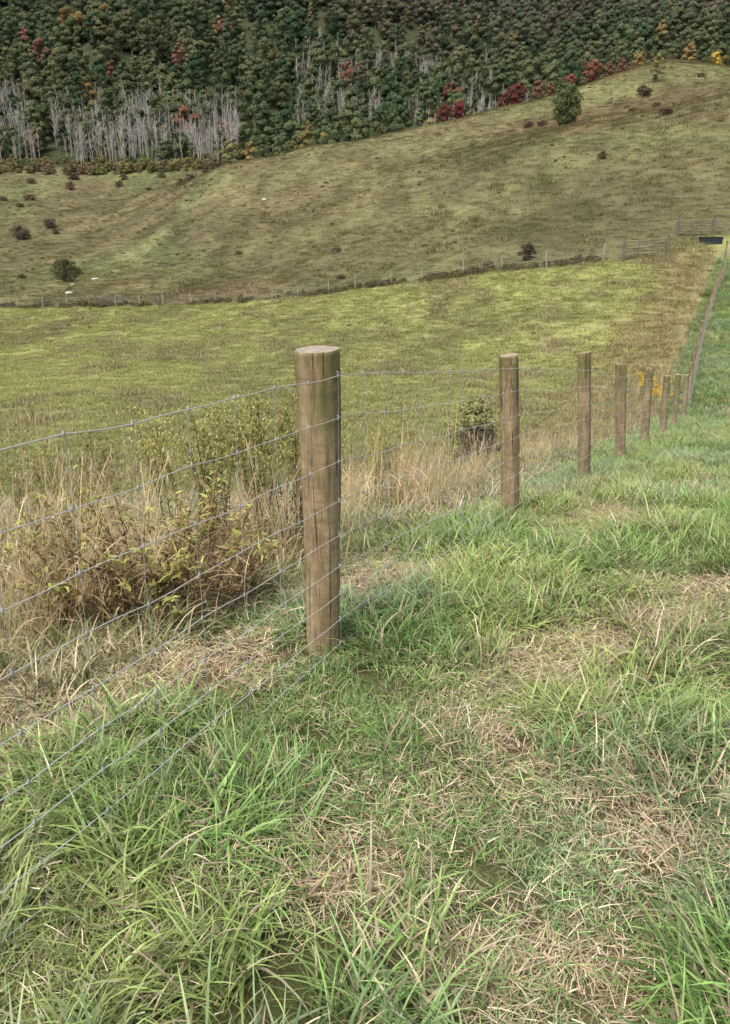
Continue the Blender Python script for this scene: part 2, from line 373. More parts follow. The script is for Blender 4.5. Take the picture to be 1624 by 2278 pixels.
def P3(x,y,dz=0): return np.stack([x,y,H(x,y)+dz],-1)
def clump(name,n,R,l0,l1,w0,w1,th0,th1,S=4,common=.0,mat=MG):
    a=Acc();r=R*np.sqrt(U(0,1,n));p=U(0,6.283,n)
    base=np.stack([r*np.cos(p),r*np.sin(p),np.full(n,-.01)],-1)
    az=U(0,6.283,n); ca=U(0,6.283); az=np.where(U(0,1,n)<common,ca+rng.normal(0,.6,n),az)
    L=U(l0,l1,n)
    V,F,tt,_=strips(base,az,U(0,th0,n),U(th1*.35,th1,n),L,U(w0,w1,n),S,zmin=.002)
    a.put(V,F,0,rep(U(0,1,n),S),tt)
    return a.mesh(name,[mat])
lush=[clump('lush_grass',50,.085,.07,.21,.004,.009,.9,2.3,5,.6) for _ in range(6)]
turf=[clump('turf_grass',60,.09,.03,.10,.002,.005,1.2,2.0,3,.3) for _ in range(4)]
def thatch(n):
    a=Acc();r=.12*np.sqrt(U(0,1,n));p=U(0,6.283,n)
    base=np.stack([r*np.cos(p),r*np.sin(p),U(.002,.045,n)],-1)
    V,F,tt,_=strips(base,U(0,6.283,n),U(1.0,1.6,n),U(1.3,2.2,n),U(.02,.085,n),U(.0018,.0038,n),3,zmin=.002)
    a.put(V,F,0,rep(U(0,1,n),3),np.ones(len(tt)));return a.mesh('thatch',[MG])
thm=[thatch(105) for _ in range(3)]
x,y=samp(5300,.75,6.5,-.66,.66,1)
k=U(0,1,len(x)); s_=soil(x,y);d_=dry(x,y);side=x-fence_x(y)
keep=(k>s_*1.05)&((side>-1.5)|(y<2.6)); x,y,d_,s_,side=x[keep],y[keep],d_[keep],s_[keep],side[keep]
lushp=sstep(-.25,.3,fbm(x,y,.45,2,71)-.9*d_+.3)
isl=U(0,1,len(x))<lushp*.9
idx=np.where(isl,rng.integers(0,6,len(x)),6+rng.integers(0,4,len(x)))
tint=np.c_[lawn_col(x,y)*U(.75,1.2,len(x))[:,None],np.clip(.10+d_*.78,0,.86)]
sc=np.where(isl,U(.7,1.3,len(x))*(.75+.45*lushp),U(.85,1.35,len(x)))*(1-.4*d_)
x2,y2=samp(4600,.75,6.5,-.66,.66,1); d2=dry(x2,y2)
kp=(U(0,1,len(x2))<(.22+d2))&(U(0,1,len(x2))>soil(x2,y2)*.55); x2,y2,d2=x2[kp],y2[kp],d2[kp]
t2=np.c_[lawn_col(x2,y2),np.clip(.45+d2*.42,0,.93)]
scatter('lawn_grass',lush+turf+thm,np.r_[P3(x,y),P3(x2,y2)],np.r_[sc,U(.8,1.3,len(x2))],np.r_[idx,10+rng.integers(0,3,len(x2))],np.r_[tint,t2])
xs,ys=[],[]
x,y=samp(9500,6.5,20,.12,.72,0);xs.append(x);ys.append(y)
x,y=samp(9000,20,66,.36,.62,0);xs.append(x);ys.append(y)
x=np.concatenate(xs);y=np.concatenate(ys);side=x-fence_x(y);kp=side>-.9+.3*fbm(x,y,1.,2,72);x,y=x[kp],y[kp]
d_=dry(x,y);isl=U(0,1,len(x))<.5
tint=np.c_[lawn_col(x,y)*U(.75,1.2,len(x))[:,None]*np.array((.93,.93,.9)),np.clip(.10+d_*.7,0,.85)]
scatter('lawn_grass_distant',lush+turf,P3(x,y),(np.where(isl,.85,1.25)*U(.8,1.2,len(x)))*(y/6.5)**.45,np.where(isl,rng.integers(0,6,len(x)),6+rng.integers(0,4,len(x))),tint)
x,y=samp(7500,2.2,14,-.75,.3,.3);side=x-fence_x(y);kp=(side<-.7)&(x>-9);x,y=x[kp],y[kp]
zc_,_=zone_col(x,y)
tint=np.c_[L3(zc_,(.25,.37,.12),U(0,.9,len(x)))*U(.7,1.2,len(x))[:,None],np.clip(.32+.3*fbm(x,y,.8,3,73)+.1,0.05,.9)]
scatter('bank_grass',lush+turf,P3(x,y),U(.9,1.6,len(x))*(y/3)**.25,rng.integers(0,10,len(x)),tint)
tuft=[clump('pasture_tuft',46,.34,.08,.22,.008,.018,.8,1.7,3,.3,MGF) for _ in range(4)]
x,y=samp(52000,10,108,-.64,.47,.25)
side=x-fence_x(y);kp=(side<-1.2)&(y<farY(x)+1);x,y=x[kp],y[kp]
zc_,_=zone_col(x,y)
sp=sstep(.35,.85,fbm(x,y*.6,2.0,3,75))
tint=np.c_[L3(zc_,(.23,.20,.11),sp*.6)*U(.8,1.25,len(x))[:,None],np.clip(.06+.2*sp,0,.6)]
scatter('pasture_grass',tuft,P3(x,y),np.c_[(U(.6,1.1,len(x))*(y/14)**.4),(U(.6,1.1,len(x))*(y/14)**.4),U(.5,.95,len(x))*(y/14)**.25*(1+1.*sp)],rng.integers(0,4,len(x)),tint)
x,y=samp(50000,60,342,-.58,.58,.5);kp=(y>farY(x)+1)&((y<300)|(x/y<-.12));x,y=x[kp],y[kp]
zc_,_=zone_col(x,y);sp=sstep(.4,.85,fbm(x,y*.6,5,4,76))
tint=np.c_[L3(zc_,(.13,.10,.06),sp*.6)*U(.75,1.25,len(x))[:,None],np.clip(.04+.10*sp,0,.5)]
hs0=np.clip(y/110,.6,1.)
scatter('hillside_grass',tuft,P3(x,y),np.c_[U(1.8,3.2,len(x))*hs0,U(1.8,3.2,len(x))*hs0,U(1.2,2.6,len(x))*(1+1.3*sp)*hs0],rng.integers(0,4,len(x)),tint,.05)
# ---------------------------------------------------------------- tall weeds
def straw_clump(n,R,h0,h1):
    a=Acc();r=R*np.sqrt(U(0,1,n));p=U(0,6.283,n)
    base=np.stack([r*np.cos(p),r*np.sin(p),np.full(n,-.03)],-1);az=U(0,6.283,n);L=U(h0,h1,n)*U(.6,1,n)
    V,F,tt,c=strips(base,az,U(0,.18,n),U(.05,.6,n),L,U(.0032,.006,n),6,'stem',tw=3)
    sc=np.array((.82,.66,.40))*U(.5,1.12,(n,1)); a.put(V,F,0,None,tt,rep(sc,6))
    tip=c[:,-1];m=n//2
    for j in range(4):
        V,F,tt,_=strips(tip[:m]-np.array([0,0,.02*j]),U(0,6.283,m),U(0,.4,m),U(.2,1,m),U(.04,.11,m),U(.004,.008,m),2,'lance')
        a.put(V,F,0,None,tt,rep(np.array((.58,.46,.30))*U(.55,1.15,(m,1)),2))
    k=int(n*2.0);bi=rng.integers(0,n,k);fr=rng.integers(0,4,k);bp=c[bi,fr]
    V,F,tt,_=strips(bp,U(0,6.283,k),U(.2,.7,k),U(1.,2.6,k),U(.15,.42,k),U(.004,.009,k),5,zmin=0.)
    cc=np.where(U(0,1,(k,1))<.78,np.array((.78,.62,.37))*U(.4,1.15,(k,1)),np.array((.3,.36,.14))*U(.6,1.1,(k,1)))
    a.put(V,F,0,None,tt,rep(cc,5))
    return a.mesh('straw_grass',[MP])
straw=[straw_clump(26,.15,.7,1.18) for _ in range(5)]
def goldenrod(n,R,h0,h1,head=(.46,.44,.17),leafc=(.25,.27,.10),hd=1.,dens=5,wsc=1.):
    a=Acc()
    for q in range(n):
        r=R*math.sqrt(U(0,1));p=U(0,6.28);az=U(0,6.28);L=U(h0,h1)*U(.8,1);l0=U(0,.15)
        V,F,tt,c=strips(np.array([[r*math.cos(p),r*math.sin(p),-.02]]),np.array([az]),np.array([l0]),np.array([l0+U(0,.3)]),np.array([L]),np.array([.006]),8,'stem')
        c=c[0];V,F=tube(c,np.linspace(.0036,.0018,len(c)),4);a.put(V,F,0,None,None,(.17,.11,.07))
        k=36;f=U(.15,.92,k);pos=np.stack([np.interp(f*8,range(9),c[:,j]) for j in range(3)],-1)
        V,F,tt,_=strips(pos,U(0,6.28,k),U(.5,1.1,k),U(1.6,2.8,k),U(.05,.10,k)*(1.2-.6*f),U(.007,.014,k),3,'lance')
        cl=L3((.15,.11,.065),leafc,sstep(.3,.8,f+U(-.25,.25,k)))*U(.6,1.3,(k,1));a.put(V,F,0,None,tt,rep(cl,3))
        m=14;f=U(.76,1,m);pos=np.stack([np.interp(f*8,range(9),c[:,j]) for j in range(3)],-1);aa_=az+U(-1.3,1.3,m)
        V,F,tt,cb=strips(pos,aa_,U(.4,.9,m),U(1.3,2.1,m),U(.07,.18,m)*hd,np.full(m,.002),5,'stem')
        a.put(V,F,0,None,tt,(.28,.24,.1))
        pts=cb[:,1:].reshape(-1,3);pts=np.repeat(pts,dens,0)+rng.normal(0,.006,(len(pts)*dens,3));w=len(pts)
        V,F,tt,_=strips(pts,U(0,6.28,w),U(0,1.5,w),U(0,1.5,w),U(.008,.017,w)*wsc,U(.005,.010,w)*wsc,1,'stem')
        a.put(V,F,0,None,tt,rep(np.array(head)*U(.5,1.25,(w,1)),1))
    return a.mesh('goldenrod',[MP])
gold=[goldenrod(4,.13,.9,1.25) for _ in range(3)]
P=[];S_=[];I_=[]
def patch(n,x0,x1,y0,y1,kinds,s0,s1):
    x=U(x0,x1,n);y=U(y0,y1,n);P.append(P3(x,y));S_.append(U(s0,s1,n));I_.append(rng.choice(kinds,n))
patch(10,-1.95,-1.15,3.9,4.7,[0,1,2,3,4],.85,1.08)
patch(3,-1.65,-1.25,3.3,3.6,[0,1,2],.75,.9)
patch(14,-1.2,-.3,4.5,5.3,[5,6,7],.88,1.12)
patch(8,-.85,-.15,4.3,5.4,[0,1,2,3,4],.7,1.0)
patch(16,-.2,.75,6.1,7.4,[0,1,2,3,4],.7,1.05)
patch(9,.7,1.3,7.6,8.8,[0,1,2,3,4],.6,.9)
patch(14,-2.2,-1.4,2.7,3.4,[0,1,2,3,4],.4,.7)
patch(4,-2.6,-1.9,3.9,5,[5,6,7],.7,1.0)
patch(4,-.85,-.55,3.6,4.2,[0,1,2],.45,.7)
patch(4,0.,.7,6.6,8,[5,6],.6,.85)
scatter('tall_dry_weeds',straw+gold,np.concatenate(P),np.concatenate(S_),np.concatenate(I_),np.ones((len(np.concatenate(S_)),4)),.1)
y=U(9,62,400);x=fence_x(y)-.8-np.abs(rng.normal(0,1.3,400))*(.5+y/40);nn_=len(x)
scatter('fence_line_weeds',straw+gold,P3(x,y),U(.3,.72,nn_)*np.where(y<22,1.05,.9),rng.choice([0,1,2,3,4,1,2,3,5,6],nn_),np.ones((nn_,4)),.15)
def leafbush(n,R,h0,h1):
    a=Acc()
    for q in range(n):
        r=R*math.sqrt(U(0,1))*.9;p=U(0,6.28);L=U(h0,h1)*(1.05-.25*(r/R)**2)*U(.8,1.12);l0=.05+.5*r/R
        bx,by=r*math.cos(p),r*math.sin(p)*.75
        _,_,_,c=strips(np.array([[bx*.85,by*.85,-.05]]),np.array([p+U(-.9,.9)]),np.array([l0*.4]),np.array([l0+U(.0,.7)]),np.array([L]),np.array([.005]),8,'stem')
        c=c[0];V,F=tube(c,np.linspace(.0032,.0014,9),4);a.put(V,F,0,None,None,(.2,.12,.065))
        k=42;f=U(.08,1,k)**.85;pos=np.stack([np.interp(f*8,range(9),c[:,j]) for j in range(3)],-1)
        V,F,tt,_=strips(pos,U(0,6.28,k),U(.3,1.3,k),U(1.2,3.0,k),U(.035,.08,k),U(.009,.019,k),4,'lance',tw=1.3)
        g=sstep(.55,.92,f+U(-.32,.2,k))*(.3 if U(0,1)<.25 else 1.)
        cl=L3(np.array((.31,.20,.11))*U(.3,1.15,(k,1)),np.array((.44,.47,.14))*U(.5,1.2,(k,1)),g)
        a.put(V,F,0,None,tt,rep(cl,4))
    k=1000;r=R*np.sqrt(U(0,1,k));p=U(0,6.28,k)
    V,F,tt,_=strips(np.stack([r*np.cos(p),r*np.sin(p)*.75,U(0,.38,k)],-1),U(0,6.28,k),U(.2,1.2,k),U(1,2.5,k),U(.1,.3,k),U(.004,.008,k),4,zmin=0)
    a.put(V,F,0,None,tt,rep(np.array((.58,.45,.27))*U(.35,1.2,(k,1)),4))
    return a.mesh('goldenrod_bush',[MP])
add('goldenrod_bush',leafbush(120,.63,.46,.80),loc=(-1.13,3.66,Hs(-1.13,3.66)))
gy=goldenrod(6,.3,.7,1.1,(.95,.66,.04),(.36,.38,.12),1.2,5,1.4)
for (gx,gyy,s) in((9.5,25.2,1.2),(10.0,27.2,1.15),(9.3,23.9,1.)): 
    o=add('yellow_goldenrod',gy,loc=(gx,gyy,Hs(gx,gyy)));o.scale=(s,)*3;o.rotation_euler[2]=gx*3
# ---------------------------------------------------------------- trees
def make_tree(name,Ht,R,shape,nl,leaf,trunk,mats,lobes=16,limbs=7,nj=.25,lv0=.36,lv1=.62):
    a=Acc();zb=Ht*trunk
    pts=np.array([[0,0,-.4],[.01*Ht,0,Ht*.3],[0,.015*Ht,Ht*.6],[0,0,Ht*.92]]);V,F=tube(pts,np.array([.028,.02,.012,.003])*Ht,7);a.put(V,F,1)
    def prof(t):
        if shape=='round': return math.sqrt(max(0.03,1-(2*t-.95)**2))
        if shape=='cone': return max(.12,(1-t)*1.05)*min(1,t*6+.3)
        return max(.15,math.sin(math.pi*min(1,max(0,t))**.7)**.8)
    cs=[]
    for j in range(lobes):
        tt=(j+.5)/lobes;z=zb+(Ht-zb)*tt*.93;pr=prof(tt)*R;az=j*2.4+U(-.5,.5);rr=pr*U(.3,.72)
        lr=R*U(.34,.52)*(.55+.6*prof(tt)); cs.append((rr*math.cos(az),rr*math.sin(az),z,lr))
    for j in range(limbs):
        c=cs[(j*2)%len(cs)];z0=max(zb*.8,c[2]-.25*Ht);V,F=tube(np.array([[0,0,z0],[c[0]*.5,c[1]*.5,(z0+c[2])/2+.02*Ht],[c[0],c[1],c[2]]]),np.array([.011,.008,.003])*Ht,5);a.put(V,F,1)
    per=nl//lobes
    for c in cs:
        d=rng.normal(0,1,(per,3));d/=np.linalg.norm(d,axis=1)[:,None];d[:,2]=np.where(d[:,2]<-.3,-d[:,2]*.6,d[:,2])
        pos=np.array(c[:3])+d*c[3]*U(.7,1.06,(per,1))*np.array([1,1,.85])
        nrm=d+rng.normal(0,nj,(per,3));nrm/=np.linalg.norm(nrm,axis=1)[:,None]
        rf=rng.normal(0,1,(per,3));ta=np.cross(nrm,rf);ta/=np.linalg.norm(ta,axis=1)[:,None];tb=np.cross(nrm,ta)
        s1=leaf*U(.35,.75,(per,1));s2=leaf*U(.3,.6,(per,1))
        V=np.stack([pos-ta*s1,pos-tb*s2,pos+ta*s1,pos+tb*s2],1).reshape(-1,3)
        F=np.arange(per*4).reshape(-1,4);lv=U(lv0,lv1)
        a.put(V,F,0,np.repeat(np.clip(lv+rng.normal(0,.07,per)+.12*d[:,2],0,1),4))  # leaf tone varies at random; lobe tops paler as painted light from above
    return a.mesh(name,mats)
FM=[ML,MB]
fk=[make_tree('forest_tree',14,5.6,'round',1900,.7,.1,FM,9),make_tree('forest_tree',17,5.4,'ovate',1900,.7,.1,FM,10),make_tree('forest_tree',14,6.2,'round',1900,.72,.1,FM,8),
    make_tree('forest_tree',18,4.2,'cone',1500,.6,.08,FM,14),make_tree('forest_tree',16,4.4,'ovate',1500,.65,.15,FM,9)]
def dead(h):
    a=Acc();b1,b2=U(-1.2,1.2),U(-.5,.5)
    P_=np.array([[0,0,-1],[b1*.3,b2*.3,h*.35],[b1,b2,h*.7],[b1*1.2,b2,h]]);V,F=tube(P_,np.array([.18,.15,.10,.04]),6);a.put(V,F,0)
    for j in range(14):
        f=U(.3,.95);z=h*f;az=U(0,6.28);L=U(1.2,4.)*(1.2-f)+.6;b=np.array([b1*f,b2*f,z]);e=b+np.array([math.cos(az)*L*.6,math.sin(az)*L*.6,L])
        V,F=tube(np.array([b,(b+e)/2+[0,0,-.1],e]),np.array([.08,.06,.025]),4);a.put(V,F,0)
    return a.mesh('dead_tree',[MBD])
dk=[dead(h) for h in(13,16,18,12,15)]
x,y=samp(4700,298,770,-.66,.66,1)
u=x/y
kp=(y>345+6*fbm(x,y,20,2,81))|((u>-.165)&(y>300)); x,y,u=x[kp],y[kp],u[kp]
N=len(x);q=fbm(x,y,60,3,82);r=U(0,1,N)
g=np.array((.095,.135,.065))*np.ones((N,1))
g=L3(g,(.155,.18,.085),sstep(0,1,r))
g=L3(g,(.16,.145,.08),sstep(.1,.8,q)*.5)
up=sstep(500,620,y-80*fbm(x,y,90,2,83)+60*abs(u)*2)
g=L3(g,(.18,.135,.10),up*U(.1,.9,N)*.8)
sp=r
g[(sp>.985)]=(.30,.22,.09);g[(sp<.022)]=(.24,.125,.085);g[(sp>.022)&(sp<.22)]=(.07,.11,.055)
edge=(y<364)&(r<.18);g[edge]=np.array((.27,.22,.09))*U(.6,1.1,(edge.sum(),1))
g*=U(.74,1.22,(N,1))
hz=sstep(430,800,y)*.45;g=L3(g,(.165,.185,.18),hz)  # distance haze painted into the tint of far crowns
sc=U(.72,1.2,N)*np.where(y<362,.78,1.)
sc=np.where((u>.12)&(y<420),sc*.72,sc)
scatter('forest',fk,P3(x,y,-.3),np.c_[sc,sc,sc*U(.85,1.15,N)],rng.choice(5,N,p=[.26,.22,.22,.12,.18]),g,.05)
x1=U(-.47,-.15,900);y1=U(343,418,900);m1=fbm(x1*400,y1,25,2,84)>-.5
x2=U(-.08,.15,330);y2=U(385,500,330)
x3=U(.07,.2,60);y3=U(286,318,60)
x=np.r_[x1[m1]*y1[m1],x2*y2,x3*y3];y=np.r_[y1[m1],y2,y3]
sc=np.r_[U(.6,1.15,m1.sum()+330),U(.4,.7,60)]
scatter('dead_tree_stand',dk,P3(x,y,0),sc,rng.integers(0,5,len(x)),np.ones((len(x),4)),.07)
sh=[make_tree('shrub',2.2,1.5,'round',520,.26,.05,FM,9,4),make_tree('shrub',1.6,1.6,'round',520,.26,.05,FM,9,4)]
u1=U(-.6,-.15,300);y1=U(330,350,300)
u2=U(-.17,.3,120);y2=U(292,306,120)
x=np.r_[u1*y1,u2*y2];y=np.r_[y1,y2]
pal=np.array([(.16,.18,.08),(.24,.19,.09),(.18,.13,.085),(.17,.15,.085),(.27,.24,.09),(.13,.16,.075)])
scatter('forest_edge_brush',sh,P3(x,y,-.2),U(.7,2.0,len(x)),rng.integers(0,2,len(x)),pal[rng.integers(0,6,len(x))],.1)
pts=[(-79,208,.9),(-60,285,1.6),(-62,279,1.3),(-112,275,1.6),(-118,268,1.2),(-74,283,1.),(-107,255,1.1),(-119,252,.8),(-107,300,1.7),(-90,303,1.4),(-93,320,1.5),(-125,310,1.5),(-78,318,1.3),(-113,322,2),(-62,322,1.2),
 (-60,268,1.1),(70,214,1.5),(72,222,1.),(40,205,1.1),(42,200,1.),(46,196,1.2),(49,201,1.),(53,150,1.0),(34,120,.7),(67,196,.8),(64,140,.7),(88,225,.9),(100,230,.8),(112,282,1.5),(101,284,1.2),(60,190,.8),(-52,145,.8),(-60,140,.7),(-3,98,.5),(-4,120,.6),(-22,140,.6)]
pts=np.array(pts);x=pts[:,0];y=pts[:,1]
scatter('pasture_shrubs',sh,P3(x,y,-.15),np.c_[pts[:,2]*1.,pts[:,2]*1.,pts[:,2]*.75],rng.integers(0,2,len(x)),np.array([(.13,.09,.065),(.12,.12,.06),(.15,.10,.065)])[rng.integers(0,3,len(x))],.1)
x,y=samp(650,22,280,-.56,.5,.3);side=x-fence_x(y);kp=(side<-3)&(np.abs(y-farY(x))>3);x,y=x[kp],y[kp]
scatter('pasture_weed_clumps',sh,P3(x,y,-.1),np.c_[U(.12,.34,len(x)),U(.12,.34,len(x)),U(.06,.2,len(x))]*(np.clip(y/100,.6,1.6)[:,None]),rng.integers(0,2,len(x)),np.array([(.18,.16,.08),(.20,.19,.085),(.21,.16,.09)])[rng.integers(0,3,len(x))],.1)
def tree(name,me,x,y,s,sz=None):
    o=add(name,me,loc=(x,y,Hs(x,y)-.1));o.scale=(s,s,sz or s);o.rotation_euler[2]=U(0,6.28);return o
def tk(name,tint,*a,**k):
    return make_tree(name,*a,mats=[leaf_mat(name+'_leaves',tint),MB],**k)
tree('oak_tree',tk('oak_tree',(.11,.135,.06),8.6,4.1,'round',5000,.34,.02,lobes=20),43.7,185,1.0)
red=tk('red_maple_tree',(.26,.12,.08),6.5,3.2,'round',1800,.42,.1,lobes=14)
tree('red_maple_tree',red,73.8,279,1.15);tree('red_maple_tree',red,65.8,276,.85)
dr_=tk('sumac_tree',(.17,.07,.055),5.6,2.9,'round',1500,.42,.08,lobes=13)
tree('sumac_tree',dr_,47.5,267,1.15);tree('sumac_tree',dr_,44.,268,.8)
cr=tk('crimson_dogwood_tree',(.21,.055,.055),5.6,2.4,'ovate',1400,.4,.08,lobes=13)
tree('crimson_dogwood_tree',cr,28.9,261,1.0);tree('sumac_tree',dr_,24.2,260,.95)
br_=tk('russet_oak_tree',(.22,.13,.085),6.6,2.8,'ovate',1500,.42,.1,lobes=13)
tree('russet_oak_tree',br_,54.9,271,1.0);tree('russet_oak_tree',br_,79,279,.8);tree('russet_oak_tree',br_,84,282,.8);tree('russet_oak_tree',br_,60,275,.8)
yg=tk('locust_tree',(.25,.23,.10),7.4,2.0,'ovate',900,.36,.12,lobes=11)
tree('locust_tree',yg,77.3,228,1.0)
ye=tk('yellow_maple_tree',(.62,.45,.11),5,2.1,'ovate',1400,.4,.1,lobes=12)
tree('yellow_maple_tree',ye,116,286,1.0)
gt=tk('orange_maple_tree',(.31,.23,.10),5,2.2,'round',1400,.4,.1,lobes=12)
tree('orange_maple_tree',gt,108,288,1.2);tree('orange_maple_tree',gt,93,292,1.2)
ds=tk('hawthorn_shrub',(.11,.12,.06),3.7,2.3,'round',2600,.22,.03,lobes=14)
tree('hawthorn_shrub',ds,-49.5,132,1.0)
bs_=tk('brown_hawthorn_shrub',(.13,.10,.08),3.,2.6,'round',2200,.25,.06,lobes=12)
tree('brown_hawthorn_shrub',bs_,-85,200,1.0);tree('brown_hawthorn_shrub',bs_,-83,215,.75)
nb=tk('roadside_shrub',(.27,.28,.11),1.5,.6,'ovate',3600,.055,.12,lobes=16)
tree('roadside_shrub',nb,2.26,15.6,1.05)
nb2=tk('dark_bramble',(.085,.07,.05),.95,.55,'round',3200,.055,.02,lobes=12)
tree('dark_bramble',nb2,2.3,15.2,1.0)
tree('dark_bramble',nb2,15.4,76.4,1.6)
def rock():
    import bmesh
    bm=bmesh.new();bmesh.ops.create_icosphere(bm,subdivisions=2,radius=.5)
    for v in bm.verts: v.co=v.co*U(.8,1.15);v.co.z*=.6
    me=bpy.data.meshes.new('rock');bm.to_mesh(me);bm.free();me.materials.append(MRK);return me
rk=rock()
for(x,y,s) in((-45,133,1.3),(-44,118,1.2),(-22.8,186,1.2),(-15,150,.8),(-47,128,.8),(-56,116,.7),(-70,230,1.),(60,262,1.2)): tree('rock',rk,x,y,s)
# ---------------------------------------------------------------- near fence
tilt={4:(-.012,0),5:(-.085,0),6:(-.10,.0),7:(-.12,0)}
def post_mesh(seed,r0=.072,r1=.086,Hh=1.3):
    k=44;zz=np.r_[np.linspace(-.25,Hh-.02,62),Hh-.004,Hh];rows=len(zz);an=np.linspace(0,2*np.pi,k,endpoint=False)
    A_,Zz=np.meshgrid(an,zz)
    cx=np.cos(A_)*2+seed*7;cy=np.sin(A_)*2
    rr=r0+(r1-r0)*(Zz/Hh)+.0045*fbm(cx+Zz*.8,cy,.9,3,seed)+.003*fbm(cx*3,cy*3+Zz*2.2,1.,2,seed+5)+.002*fbm(cx*6,cy*6+Zz*6,1.,2,seed+9)
    rr+=.003*np.sin(A_*2+seed)
    rr[-1]-=.003
    Zz=Zz.copy();Zz[-1]+=.006*np.cos(an+seed);Zz[-2]+=.006*np.cos(an+seed)
    V=np.stack([rr*np.cos(A_)+.004*np.sin(Zz*3+seed),rr*np.sin(A_),Zz],-1).reshape(-1,3)
    i=np.arange(rows-1)[:,None]*k;j=np.arange(k)[None]
    F=np.stack([i+j,i+(j+1)%k,i+k+(j+1)%k,i+k+j],-1).reshape(-1,4).tolist()
    V=V.tolist();b=(rows-1)*k;ns=len(F)
    F.append([b+q for q in range(k)])
    me=bpy.data.meshes.new('fence_post');me.from_pydata(V,[],F);me.materials.append(MWD);me.materials.append(MEND)
    me.polygons.foreach_set('use_smooth',[q<ns-k for q in range(len(F))]);me.polygons[-1].material_index=1
    return me
fr=bpy.data.objects.new('woven_wire_fence',None);scene.collection.objects.link(fr)
pz=H(FENCE[:,0],FENCE[:,1])
hs_=[1.21,1.04,.86,.70,.55,.41,.29,.17,.05]
dirv=np.gradient(FENCE,axis=0);dirv/=np.linalg.norm(dirv,axis=1)[:,None];nrm=np.stack([dirv[:,1],-dirv[:,0]],-1)
TI=np.array([tilt.get(i,(-.06 if i>7 else 0.,0.)) for i in range(len(FENCE))])
for i,(x,y) in enumerate(FENCE):
    big=1. if i<=4 else U(.86,.94)
    o=add('post_%d'%(i+1),post_mesh(i+1,.073*big if i<=4 else .074*big,.088*big if i<=4 else .078*big,1.3+(0 if i<6 else U(0,.14))),fr,(x,y,pz[i]))
    o.rotation_euler=(-TI[i,1]/1.3,TI[i,0]/1.3,0)
def wp(i,h): 
    rad=.075+.014*h/1.3 if i<=4 else .07
    return np.array([FENCE[i,0]+TI[i,0]*h/1.3+nrm[i,0]*(rad+.004),FENCE[i,1]+nrm[i,1]*(rad+.004),pz[i]+h])
wa=Acc();ka=Acc();sy_=Acc();stays=[]
for s,h in enumerate(hs_):
    pts=[]
    for i in range(len(FENCE)-1):
        a_,b2=wp(i,h),wp(i+1,h);nst=13
        for j in range(nst):
            f=j/nst;p=a_*(1-f)+b2*f;p[2]-=.014*math.sin(math.pi*f)*(.3+.7*((s*37+i*13)%7)/7)
            p[2]+=.0035*(1 if (j%2) else -1)*(((s*7+j*3+i)%5)/5+.3)
            p[2]+=.005*math.sin(j*1.7+s*2.1+i)
            pts.append(p)
            if i>=2: stays.append((i*nst+j,s,p))
    pts.append(wp(len(FENCE)-1,h))
    pts=np.array(pts);dd=[]
    for q in range(len(pts)-1):
        dd.append(pts[q]);m=(pts[q]+pts[q+1])/2;m=m+np.array([0,0,.003*math.sin(q*2.3+s)]);dd.append(m)
    dd.append(pts[-1]);rr=.0018 if s in(0,8) else .0015
    V,F=tube(np.array(dd),rr,5);wa.put(V,F)
st={}
for k_,s,p in stays: st.setdefault(k_,[]).append(p)
for k_,l in st.items():
    l=np.array(l);l2=[]
    for q in range(len(l)-1): l2+=[l[q],(l[q]+l[q+1])/2+np.array([.004*math.sin(k_+q),.004*math.cos(k_*2+q),0])]
    l2.append(l[-1]);V,F=tube(np.array(l2),.0010,4);sy_.put(V,F)
    if l[0,1]<14:
        for p in l:
            V,F=tube(np.array([p-[0,0,.010],p-[0,0,.004],p+[0,0,.004],p+[0,0,.010]]),np.array([.002,.0040,.0040,.002]),6);ka.put(V,F)
add('wire_strands',wa.mesh('wire_strands',[MW],True),fr);add('stay_wires',sy_.mesh('stay_wires',[MWS],True),fr);add('wire_knots',ka.mesh('wire_knots',[MWS],True),fr)
sa=Acc()
for i in range(3,10):
    for h in hs_:
        p=wp(i,h);n3=np.array([nrm[i,0],nrm[i,1],0])
        V,F=tube(np.array([p-n3*.006+[0,0,.009],p+n3*.003+[0,0,.007],p+n3*.003-[0,0,.007],p-n3*.006-[0,0,.009]]),.0018,5);sa.put(V,F)
add('staples',sa.mesh('staples',[MW],True),fr)
# ---------------------------------------------------------------- far fence
ff_=bpy.data.objects.new('pasture_fence',None);scene.collection.objects.link(ff_)
xs_=np.arange(-62,20.9,3.4);pa=Acc();wa=Acc();tops=[]
for x in xs_:
    x=x+U(-.3,.3);y=float(farY(x));z=Hs(x,y);ht=U(1.2,1.6);lx=U(-.12,.12)
    V,F=tube(np.array([[x,y,z-.3],[x+lx*.5,y,z+ht*.5],[x+lx,y,z+ht]]),np.array([.075,.07,.06]),7);pa.put(V,F);V,F=box((x+lx,y,z+ht),(.08,.08,.02));pa.put(V,F);tops.append((x,y,z))
tops=np.array(tops)
for h in(.3,.6,.9,1.15): V,F=tube(tops+np.array([0,-.08,h]),.005,4);wa.put(V,F)
add('posts',pa.mesh('pasture_posts',[MPF]),ff_);add('wires',wa.mesh('pasture_wires',[MWS]),ff_)
n_=900;x=U(-62,20,n_);y=farY(x)+rng.normal(.4,.7,n_)
cl=fbm(x,y,6,3,91);kp=U(0,1,n_)<.4+.6*cl;x,y=x[kp],y[kp]
s_=U(.16,.36,len(x))*(1+.6*np.clip(fbm(x,y,5,2,92),0,1))
scatter('fence_row_brush',sh,P3(x,y,-.15),s_,rng.choice([0,1],len(x)),np.array([(.15,.13,.07),(.18,.14,.08),(.15,.15,.065)])[rng.integers(0,3,len(x))],.1)
